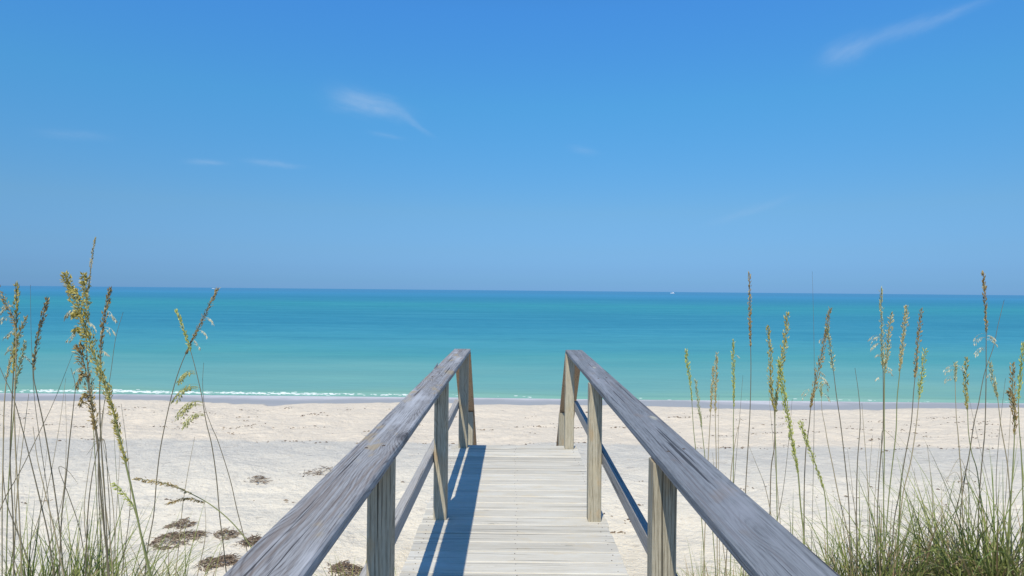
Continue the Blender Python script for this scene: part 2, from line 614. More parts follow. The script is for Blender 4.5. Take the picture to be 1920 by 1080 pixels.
M_SAND, M_WATER, M_FOAM = sand_mat(), water_mat(), foam_mat()
M_BLADE = plant_mat('green_blades', (0.095, 0.14, 0.034), (0.20, 0.235, 0.065), (0.31, 0.32, 0.11), transl=0.15)
M_DRY = plant_mat('dry_blades', (0.19, 0.12, 0.065), (0.36, 0.265, 0.15), (0.50, 0.42, 0.26))
M_STEM = {
    'dark': plant_mat('stem_dark', (0.10, 0.088, 0.058), (0.145, 0.125, 0.08), (0.20, 0.165, 0.105), transl=0),
    'green': plant_mat('stem_green', (0.14, 0.165, 0.06), (0.20, 0.22, 0.085), (0.25, 0.24, 0.11), transl=0),
    'straw': plant_mat('stem_straw', (0.25, 0.20, 0.12), (0.32, 0.265, 0.16), (0.36, 0.30, 0.20), transl=0),
}
M_SEED = {
    'gold': plant_mat('seeds_gold', (0.220, 0.177, 0.037), (0.464, 0.390, 0.091), (0.720, 0.622, 0.232), transl=0.2),
    'brown': plant_mat('seeds_brown', (0.171, 0.110, 0.043), (0.366, 0.262, 0.104), (0.586, 0.470, 0.220), transl=0.2),
    'green': plant_mat('seeds_green', (0.268, 0.305, 0.061), (0.464, 0.500, 0.122), (0.695, 0.683, 0.268), transl=0.2),
    'straw': plant_mat('seeds_straw', (0.36, 0.295, 0.12), (0.52, 0.44, 0.21), (0.64, 0.57, 0.33), transl=0.2),
    'pale': plant_mat('seeds_pale', (0.30, 0.32, 0.14), (0.46, 0.48, 0.26), (0.62, 0.62, 0.42), transl=0.2),
    'tassel': plant_mat('tassel_yellow', (0.42, 0.42, 0.14), (0.56, 0.55, 0.22), (0.66, 0.62, 0.32)),
    'floret': plant_mat('florets_white', (0.45, 0.46, 0.31), (0.57, 0.57, 0.42), (0.70, 0.69, 0.56)),
}
M_WRACK = plant_mat('dry_wrack', (0.07, 0.045, 0.032), (0.15, 0.105, 0.072), (0.28, 0.215, 0.15), transl=0)
M_NAIL = plain('rusty_nail', (0.10, 0.075, 0.06), 0.7)
M_BOAT = plain('boat_white', (0.80, 0.80, 0.80), 0.3, 0.05)
M_BOATBLUE = plain('boat_stripe', (0.05, 0.10, 0.22), 0.3)
M_GLASS = plain('boat_windscreen', (0.03, 0.05, 0.07), 0.1)

# ------------------------------------------------------------------ the setting: sand, water, foam
SEA_Z = -2.05


LAT = {}


def lattice(seed, X, Y, cell):
    if seed not in LAT:
        LAT[seed] = np.random.RandomState(seed).rand(256, 256)
    g = LAT[seed]
    u, v = X / cell, Y / cell
    i, j = np.floor(u).astype(int), np.floor(v).astype(int)
    fu, fv = u - i, v - j
    fu, fv = fu * fu * (3 - 2 * fu), fv * fv * (3 - 2 * fv)
    i0, i1, j0, j1 = i % 256, (i + 1) % 256, j % 256, (j + 1) % 256
    return (g[i0, j0] * (1 - fu) * (1 - fv) + g[i1, j0] * fu * (1 - fv)
            + g[i0, j1] * (1 - fu) * fv + g[i1, j1] * fu * fv) - 0.5


def sst(a, b, x):
    t = np.clip((x - a) / (b - a), 0, 1)
    return t * t * (3 - 2 * t)


def ground_z(X, Y):
    X, Y = np.asarray(X, float), np.asarray(Y, float)
    prof = np.interp(Y, [-1e6, 2.0, 6.0, 11.9, 12.6, 18.5, 21.4, 40, 90, 1e6],
                     [0, 0, 1, 1.14, 1.17, 1.58, 1.85, 2.9, 5.5, 9.0])
    s = sst(2.2, 6.2, Y)
    prof = np.where(Y < 6.2, s * np.interp(6.2, [6.0, 11.9], [1, 1.14]), prof)
    z = -0.2 - prof
    dry = 1 - sst(17.0, 19.0, Y)
    side = sst(0.9, 2.2, np.abs(X)) * (1 - sst(3.0, 5.0, Y))
    z = z + side * (0.10 + 0.10 * lattice(5, X + 50, Y + 50, 1.3))
    amp = dry * (0.35 + 0.65 * sst(3, 7, Y))
    z = z - amp * sst(12.4, 13.2, Y) * 0.035 * np.clip(lattice(8, X + 60, Y + 60, 0.34) * 2 - 0.25, 0, 1)
    z = z + amp * (0.10 * lattice(1, X + 90, Y + 90, 1.9) + 0.055 * lattice(2, X + 80, Y + 70, 0.62)
                   + 0.034 * lattice(3, X + 70, Y + 70, 0.23))
    # grassy hummock on the right of the walk
    z = z + 0.24 * np.exp(-((X - 2.1) / 0.75) ** 2 - ((Y - 2.9) / 0.5) ** 2)
    return z


def gz(x, y):
    return float(ground_z(np.array([x]), np.array([y]))[0])


def axis_coords(lo, hi, step, far, grow=1.35):
    a = list(np.arange(lo, hi + 1e-6, step))
    s, v = step, hi
    while v < far:
        s *= grow
        v += s
        a.append(v)
    s, v, pre = step, lo, []
    while v > -far:
        s *= grow
        v -= s
        pre.append(v)
    return np.array(pre[::-1] + a)


def sheet(name, xs, ys, zfun, mat, smooth=True):
    X, Y = np.meshgrid(xs, ys)
    Z = zfun(X, Y)
    nx, ny = len(xs), len(ys)
    co = np.stack([X, Y, Z], -1).reshape(-1, 3)
    idx = np.arange(nx * ny).reshape(ny, nx)
    q = np.stack([idx[:-1, :-1], idx[:-1, 1:], idx[1:, 1:], idx[1:, :-1]], -1).reshape(-1, 4)
    me = bpy.data.meshes.new(name)
    me.vertices.add(len(co))
    me.vertices.foreach_set('co', co.ravel().astype('f4'))
    me.loops.add(q.size)
    me.loops.foreach_set('vertex_index', q.ravel().astype('i4'))
    me.polygons.add(len(q))
    me.polygons.foreach_set('loop_start', np.arange(0, q.size, 4).astype('i4'))
    me.polygons.foreach_set('use_smooth', np.ones(len(q), bool))
    me.update(calc_edges=True)
    me.materials.append(mat)
    o = bpy.data.objects.new(name, me)
    COL.objects.link(o)
    return o


sand_y = np.concatenate([np.arange(2.6, 14.0, 0.055), np.arange(14.0, 23.0, 0.09)])
ylo, yhi = [], []
s_, v_ = 0.06, 2.6
while v_ > -3000:
    s_ *= 1.4
    v_ -= s_
    ylo.append(v_)
s_, v_ = 0.1, float(sand_y[-1])
while v_ < 60000:
    s_ *= 1.4
    v_ += s_
    yhi.append(v_)
sand_y = np.concatenate([np.array(ylo[::-1]), sand_y, np.array(yhi)])
sand = sheet('sand', axis_coords(-17.5, 17.5, 0.07, 60000, 1.4), sand_y, ground_z, M_SAND)
tag(sand, 'pale beach sand sloping from the dune down to the water', kind='structure')


def sea_z(X, Y):
    # one low wave about to spill at the shore, slight swell behind it
    edge = 21.6 + 0.9 * lattice(31, X + 500, Y * 0 + 3, 9.0) + 0.35 * lattice(32, X + 500, Y * 0 + 7, 2.6)
    a = np.exp(-((Y - edge - 0.35) / 0.28) ** 2) * 0.05
    b = 0.05 * lattice(33, X * 0.4 + 500, Y + 500, 1.6) * (Y < 45)
    return SEA_Z + a + b * np.clip((Y - 21) / 6, 0, 1)


sea_y = np.concatenate([np.arange(20.0, 30.0, 0.1), np.geomspace(30.0, 90000, 90)])
sea = sheet('sea', axis_coords(-26, 26, 0.25, 90000, 1.4), sea_y, sea_z, M_WATER)
tag(sea, 'calm turquoise sea turning blue towards the horizon', kind='structure')


def make_foam():
    mb = MB()
    r = random.Random(3)
    x = -24.0
    while x < 24.0:
        strong = 1.0 if x < -3.0 else (0.3 if x < 2 else 0.12)
        edge = 21.6 + 0.9 * float(lattice(31, np.array([x + 500.0]), np.array([3.0]), 9.0)[0]) \
            + 0.35 * float(lattice(32, np.array([x + 500.0]), np.array([7.0]), 2.6)[0])
        dens = 0.5 + 1.3 * float(lattice(40, np.array([x + 500.0]), np.array([5.0]), 1.7)[0])
        k = int(3.6 * strong * max(0.1, dens) + r.random())
        for _ in range(k):
            yy = edge + r.gauss(0.05, 0.075)
            w = r.uniform(0.04, 0.16)
            dpt = w * r.uniform(0.25, 0.6)
            h = r.uniform(0.006, 0.024) * (1 if strong > .5 else 0.5)
            cx = x + r.uniform(-0.1, 0.1)
            zz = SEA_Z + 0.05 * math.exp(-((yy - edge - 0.35) / 0.28) ** 2)
            zz = max(zz, gz(cx, yy)) - 0.01
            n = 7
            vs = [Vector((cx, yy, zz + h))]
            fs = []
            for i in range(n):
                th = 2 * math.pi * i / n
                j = r.uniform(0.7, 1.2)
                vs.append(Vector((cx + math.cos(th) * w * 0.6 * j, yy + math.sin(th) * dpt * 0.6 * j, zz + h * 0.75)))
            for i in range(n):
                th = 2 * math.pi * i / n
                j = r.uniform(0.8, 1.3)
                vs.append(Vector((cx + math.cos(th) * w * j, yy + math.sin(th) * dpt * j, zz - 0.01)))
            for i in range(n):
                j = (i + 1) % n
                fs.append((0, 1 + i, 1 + j))
                fs.append((1 + i, 1 + n + i, 1 + n + j, 1 + j))
            mb.add(vs, fs)
        x += 0.055
    o = mb.build('sea_foam', M_FOAM, None, True)
    tag(o, 'white line of foam where the small waves break on the sand', kind='stuff')


make_foam()

# ------------------------------------------------------------------ boardwalk
DX0, DX1 = -0.607, 0.637
PITCH = 0.145
END_Y = 6.42
walk = empty('boardwalk', (0, 0, 0))
tag(walk, 'weathered grey wooden boardwalk with two handrails leading down to the beach', 'boardwalk')

rb = random.Random(11)
k = 0
y1 = END_Y
while y1 > 0.3:
    mb = MB()
    zt = rb.uniform(-0.0022, 0.0)
    a, b = DX0 + rb.uniform(-0.006, 0.006), DX1 + rb.uniform(-0.006, 0.006)
    gap = rb.uniform(0.003, 0.0075)
    yc = y1 - PITCH / 2
    mb.add(*plank((a, yc, zt - 0.019), (b, yc, zt - 0.019 + rb.uniform(-0.002, 0.002)), PITCH - gap, 0.038, bev=0.005))
    # nail heads
    for nx in (DX0 + 0.05, 0.03, DX1 - 0.05):
        for ny in (-0.038, 0.04):
            cx, cy = nx + rb.uniform(-0.014, 0.014), yc + ny + rb.uniform(-0.006, 0.006)
            vs = [Vector((cx + 0.0035 * math.cos(i * 1.0472), cy + 0.0035 * math.sin(i * 1.0472), zt + 0.0012)) for i in range(6)]
            vs += [v - Vector((0, 0, 0.004)) for v in vs]
            mb.add(vs, [tuple(range(6))] + [(i, i + 6, (i + 1) % 6 + 6, (i + 1) % 6) for i in range(6)], 1)
    mb.build('deck_board', None, walk, False, [W_DECK, M_NAIL])
    y1 -= PITCH
for x in (-0.545, 0.01, 0.575):
    mb = MB()
    mb.add(*plank((x, 0.3, -0.135), (x, END_Y - 0.01, -0.135), 0.04, 0.18, bev=0.003))
    mb.build('joist', W_RAIL, walk)

CAP_T = 0.038
CAP_TOP = 0.96
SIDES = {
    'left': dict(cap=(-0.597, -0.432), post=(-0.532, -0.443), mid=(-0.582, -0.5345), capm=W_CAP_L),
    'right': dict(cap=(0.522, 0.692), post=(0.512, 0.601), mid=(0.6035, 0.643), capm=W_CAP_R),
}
POSTS_Y = (0.37, 2.345, 4.315, 6.285)
rr = random.Random(23)
for sname, S in SIDES.items():
    rail = empty('railing', (0, 0, 0), walk)
    c0, c1 = S['cap']
    xc, wc = (c0 + c1) / 2, c1 - c0
    mb = MB()
    mb.add(*plank((xc, -0.35, CAP_TOP - CAP_T / 2), (xc, END_Y + 0.01, CAP_TOP - CAP_T / 2), wc, CAP_T, bev=0.006, segs=26, jit=0.0012, r=rr))
    for py in POSTS_Y:
        for (ox, oy) in ((-0.03, 0.025), (0.032, 0.062)):
            cx, cy = xc + ox + rr.uniform(-.006, .006), py + oy + rr.uniform(-.008, .008)
            vs = [Vector((cx + 0.006 * math.cos(i * 0.7854), cy + 0.006 * math.sin(i * 0.7854), CAP_TOP + 0.0022)) for i in range(8)]
            vs += [v - Vector((0, 0, 0.006)) for v in vs]
            mb.add(vs, [tuple(range(8))] + [(i, i + 8, (i + 1) % 8 + 8, (i + 1) % 8) for i in range(8)], 1)
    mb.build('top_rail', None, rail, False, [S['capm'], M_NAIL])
    m0, m1 = S['mid']
    mb = MB()
    mb.add(*plank(((m0 + m1) / 2, -0.3, 0.4175), ((m0 + m1) / 2, 6.37, 0.4175), m1 - m0, 0.083, bev=0.004, segs=10, jit=0.001, r=rr))
    mb.build('middle_rail', W_RAIL, rail)
    p0, p1 = S['post']
    px = (p0 + p1) / 2
    for py in POSTS_Y:
        mb = MB()
        g = gz(px, py) - 0.35
        tx, ty = rr.uniform(-0.003, 0.003), rr.uniform(-0.003, 0.003)
        mb.add(*plank((px, py + 0.0445, g), (px + tx, py + 0.0445 + ty, CAP_TOP - CAP_T + 0.001), p1 - p0, 0.089,
                      up=(0, -1, 0), bev=0.005, segs=6, jit=0.0008, r=rr))
        mb.build('post', W_POST, rail)

# stairs going down to the sand beyond the deck's end
stairs = empty('stairs', (0, 0, 0), walk)
S0 = Vector((0, END_Y + 0.02, CAP_TOP - CAP_T / 2))
drop = 1.42
for sname, S in SIDES.items():
    c0, c1 = S['cap']
    xc, wc = (c0 + c1) / 2, c1 - c0
    mb = MB()
    mb.add(*plank((xc, END_Y + 0.022, CAP_TOP - 0.035), (xc, END_Y + 0.022 + drop, CAP_TOP - 0.035 - drop), wc, CAP_T, bev=0.005, segs=6, jit=0.0008, r=rr))
    mb.build('stair_rail', W_STAIR, stairs)
    p0, p1 = S['post']
    px = (p0 + p1) / 2
    yb = 7.12
    ztop = CAP_TOP - 0.035 - (yb - END_Y) - 0.03
    mb = MB()
    g = gz(px, yb) - 0.3
    vs, fs = plank((px, yb + 0.0445, g), (px, yb + 0.0445, ztop), p1 - p0, 0.089, up=(0, -1, 0), bev=0.004, segs=3)
    # cut the top to the slope of the rail
    vs = [Vector((v.x, v.y, v.z - (v.y - yb) * 1.0)) if v.z > ztop - 0.06 else v for v in vs]
    mb.add(vs, fs)
    mb.build('stair_post', W_POST, stairs)
    xs_ = DX0 + 0.05 if sname == 'left' else DX1 - 0.05
    mb = MB()
    mb.add(*plank((xs_, END_Y + 0.03, -0.22), (xs_, END_Y + 1.22, -1.41), 0.04, 0.235, up=(0, 1, 1), bev=0.004))
    mb.build('stair_stringer', W_STAIR, stairs)
for i in range(5):
    mb = MB()
    yy, zz = END_Y + 0.16 + 0.23 * i, -0.21 - 0.23 * i
    mb.add(*plank((DX0 + 0.075, yy, zz), (DX1 - 0.075, yy, zz), 0.24, 0.038, bev=0.005))
    mb.build('stair_tread', W_DECK, stairs)

# splinter lifting from the far end of the left-hand rail
mb = MB()
pts = [Vector((-0.590, 4.80, CAP_TOP - 0.004)), Vector((-0.594, 4.95, CAP_TOP + 0.004)), Vector((-0.599, 5.1, CAP_TOP + 0.012))]
mb.add(*tube([p for p in pts], [0.008, 0.006, 0.001], 5))
mb.build('splinter', W_CAP_R, bpy.data.objects['railing'])


# ------------------------------------------------------------------ sea oats
def smooth_path(pts, n):
    """Catmull-Rom through pts, resampled to n points"""
    P = [pts[0] * 2 - pts[1]] + pts + [pts[-1] * 2 - pts[-2]]
    out = []
    segs = len(pts) - 1
    for k in range(n):
        u = k / (n - 1) * segs
        i = min(int(u), segs - 1)
        f = u - i
        a, b, c, d = P[i], P[i + 1], P[i + 2], P[i + 3]
        out.append(0.5 * ((2 * b) + (c - a) * f + (2 * a - 5 * b + 4 * c - d) * f * f + (3 * b - a - 3 * c + d) * f * f * f))
    return out


def spikelet(mb, p, d, L, W, r, mi=0):
    """one flat, pointed seed"""
    d = d.normalized()
    s = d.cross(Vector((r.uniform(-1, 1), r.uniform(-1, 1), r.uniform(-1, 1))))
    if s.length < 1e-4:
        s = Vector((1, 0, 0))
    s.normalize()
    n = d.cross(s)
    m = p + d * L * 0.45
    vs = [p, m + s * W * 0.5, m + n * W * 0.22, m - s * W * 0.5, m - n * W * 0.22, p + d * L]
    mb.add(vs, [(0, 2, 1), (0, 3, 2), (0, 4, 3), (0, 1, 4), (5, 1, 2), (5, 2, 3), (5, 3, 4), (5, 4, 1)], mi)


def panicle(mb, axis, w, r, dens=1.0, droop=0.2, mi=0, size=1.0):
    """seed head along axis points (tip first); w = full width in metres"""
    L = sum((axis[i + 1] - axis[i]).length for i in range(len(axis) - 1))
    n = max(24, int(L / 0.0017 * dens))
    for k in range(n):
        f = (k + r.random()) / n
        u = f * (len(axis) - 1)
        i = min(int(u), len(axis) - 2)
        p = axis[i].lerp(axis[i + 1], u - i)
        t = (axis[i] - axis[i + 1]).normalized()          # towards the tip
        # spindle outline with ragged clumps
        env = (0.22 + 0.78 * math.sin(math.pi * min(1, 0.12 + f * 0.92)) ** 0.7)
        env *= 0.65 + 0.55 * math.sin(f * 23 + r.random() * 0.8)**2
        th = r.uniform(0, 2 * math.pi)
        a = t.cross(Vector((0.2, 1, 0.1))).normalized()
        b = t.cross(a)
        o = a * math.cos(th) + b * math.sin(th)
        rad = w * 0.5 * env * r.uniform(0.05, 0.95)
        d = t * r.uniform(0.6, 1.1) + o * r.uniform(0.05, 0.42 if droop < 0.3 else 0.6) + Vector((0, 0, -droop * r.uniform(0.3, 1.6)))
        l = r.uniform(0.011, 0.019) * size
        spikelet(mb, p + o * rad * 0.7 - t * 0.004, d, l, l * r.uniform(0.26, 0.42), r, mi)


def florets(mb, base, side, r, n=7, mi=1, L=0.05):
    """a limp side branch with pale open husks"""
    d = Vector((side, r.uniform(-0.3, 0.3), 0.25)).normalized()
    pts = [base.copy()]
    p = base.copy()
    for k in range(7):
        p = p + d * L / 7
        d = (d + Vector((0, 0, -0.28))).normalized()
        pts.append(p.copy())
    mb.add(*tube(pts, 0.0006, 3), mi)
    for k in range(n):
        q = pts[2 + int(r.random() * 6) if len(pts) > 7 else -1]
        spikelet(mb, q, d + Vector((r.uniform(-.5, .5), r.uniform(-.5, .5), -0.3)), r.uniform(0.011, 0.018), 0.0055, r, mi)


def stalk(d, pts, head, w, seed, stem, label, group=None, thick=1.0, dens=1.0, droop=0.2, flo=(), lean=0.0, side_heads=(), size=1.0):
    """pts: photo pixels from tip to root at distance d; head: index range in px-y (bottom of the seed head)"""
    r = random.Random(int(pts[0][0] * 7 + pts[0][1] * 13))
    n = len(pts)
    P = [at(x, y, d + lean * (i / max(1, n - 1))) for i, (x, y) in enumerate(pts)]
    # carry the stem down to the sand
    last, prev = P[-1], P[-2]
    dirn = (last - prev).normalized()
    ext = []
    p = last.copy()
    for _ in range(40):
        dirn = (dirn + Vector((0, 0, -0.10))).normalized()
        p = p + dirn * 0.08
        ext.append(p.copy())
        if p.z < gz(p.x, p.y) - 0.03:
            break
    path = smooth_path(P, 6 * n) + ext
    root = path[-1]
    o = empty('sea_oat', tuple(root))
    tag(o, label, 'sea oat', group)
    loc = lambda q: q - root
    rad = []
    m = len(path)
    for k in range(m):
        f = k / (m - 1)
        rad.append((0.0009 + 0.0015 * min(1, f * 1.7)) * thick)
    mb = MB()
    mb.add(*tube([loc(q) for q in path], rad, 5))
    # nodes of the cane
    mb.build('stem', M_STEM[stem], o, True)
    if head:
        dens_path = smooth_path(P, 80)
        yb = head
        pix = smooth_path([Vector((x, y, 0)) for x, y in pts], 80)
        # length along the path up to the px-y (or fraction) of the head's base
        if yb <= 1.0:
            cut = int(80 * yb)
        else:
            cut = next((i for i, q in enumerate(pix) if q.y >= yb), 79)
        cut = max(4, cut)
        ax = [loc(q) for q in dens_path[:cut + 1]]
        hb = MB()
        panicle(hb, ax, w * d / F_PX, r, dens, droop, 0, size)
        for (sx, sy, ex, ey, sw) in side_heads:
            a0, a1 = at(sx, sy, d), at(ex, ey, d)
            mid = a0.lerp(a1, 0.5) + Vector((0, 0, 0.02))
            sp = smooth_path([loc(a1), loc(mid), loc(a0)], 16)
            hb.add(*tube(sp, 0.0008, 3), 0)
            panicle(hb, sp, sw * d / F_PX, r, dens, droop * 2, 0, size)
        for (fx, fy, sd, cnt, ln) in flo:
            q = at(fx, fy, d)
            # start from the nearest point of the stem
            base = min(dens_path, key=lambda c: (c - q).length)
            fb = MB()
            for _ in range(cnt * (2 if ln > 0.075 else 1)):
                st = base.lerp(q, r.uniform(0.0, 0.35))
                florets(fb, loc(st + Vector((0, 0, r.uniform(-0.012, 0.012)))), sd, r, r.randint(5, 8) * (2 if ln > 0.075 else 1), 0, ln)
            fb.build('husk_branch', M_SEED['tassel' if ln > 0.075 else 'floret'], o)
        hb.build('seed_head', M_SEED[seed], o)
    return o


LG = 'bare sea oat stems on the left dune'
RG = 'bare sea oat stems on the right dune'
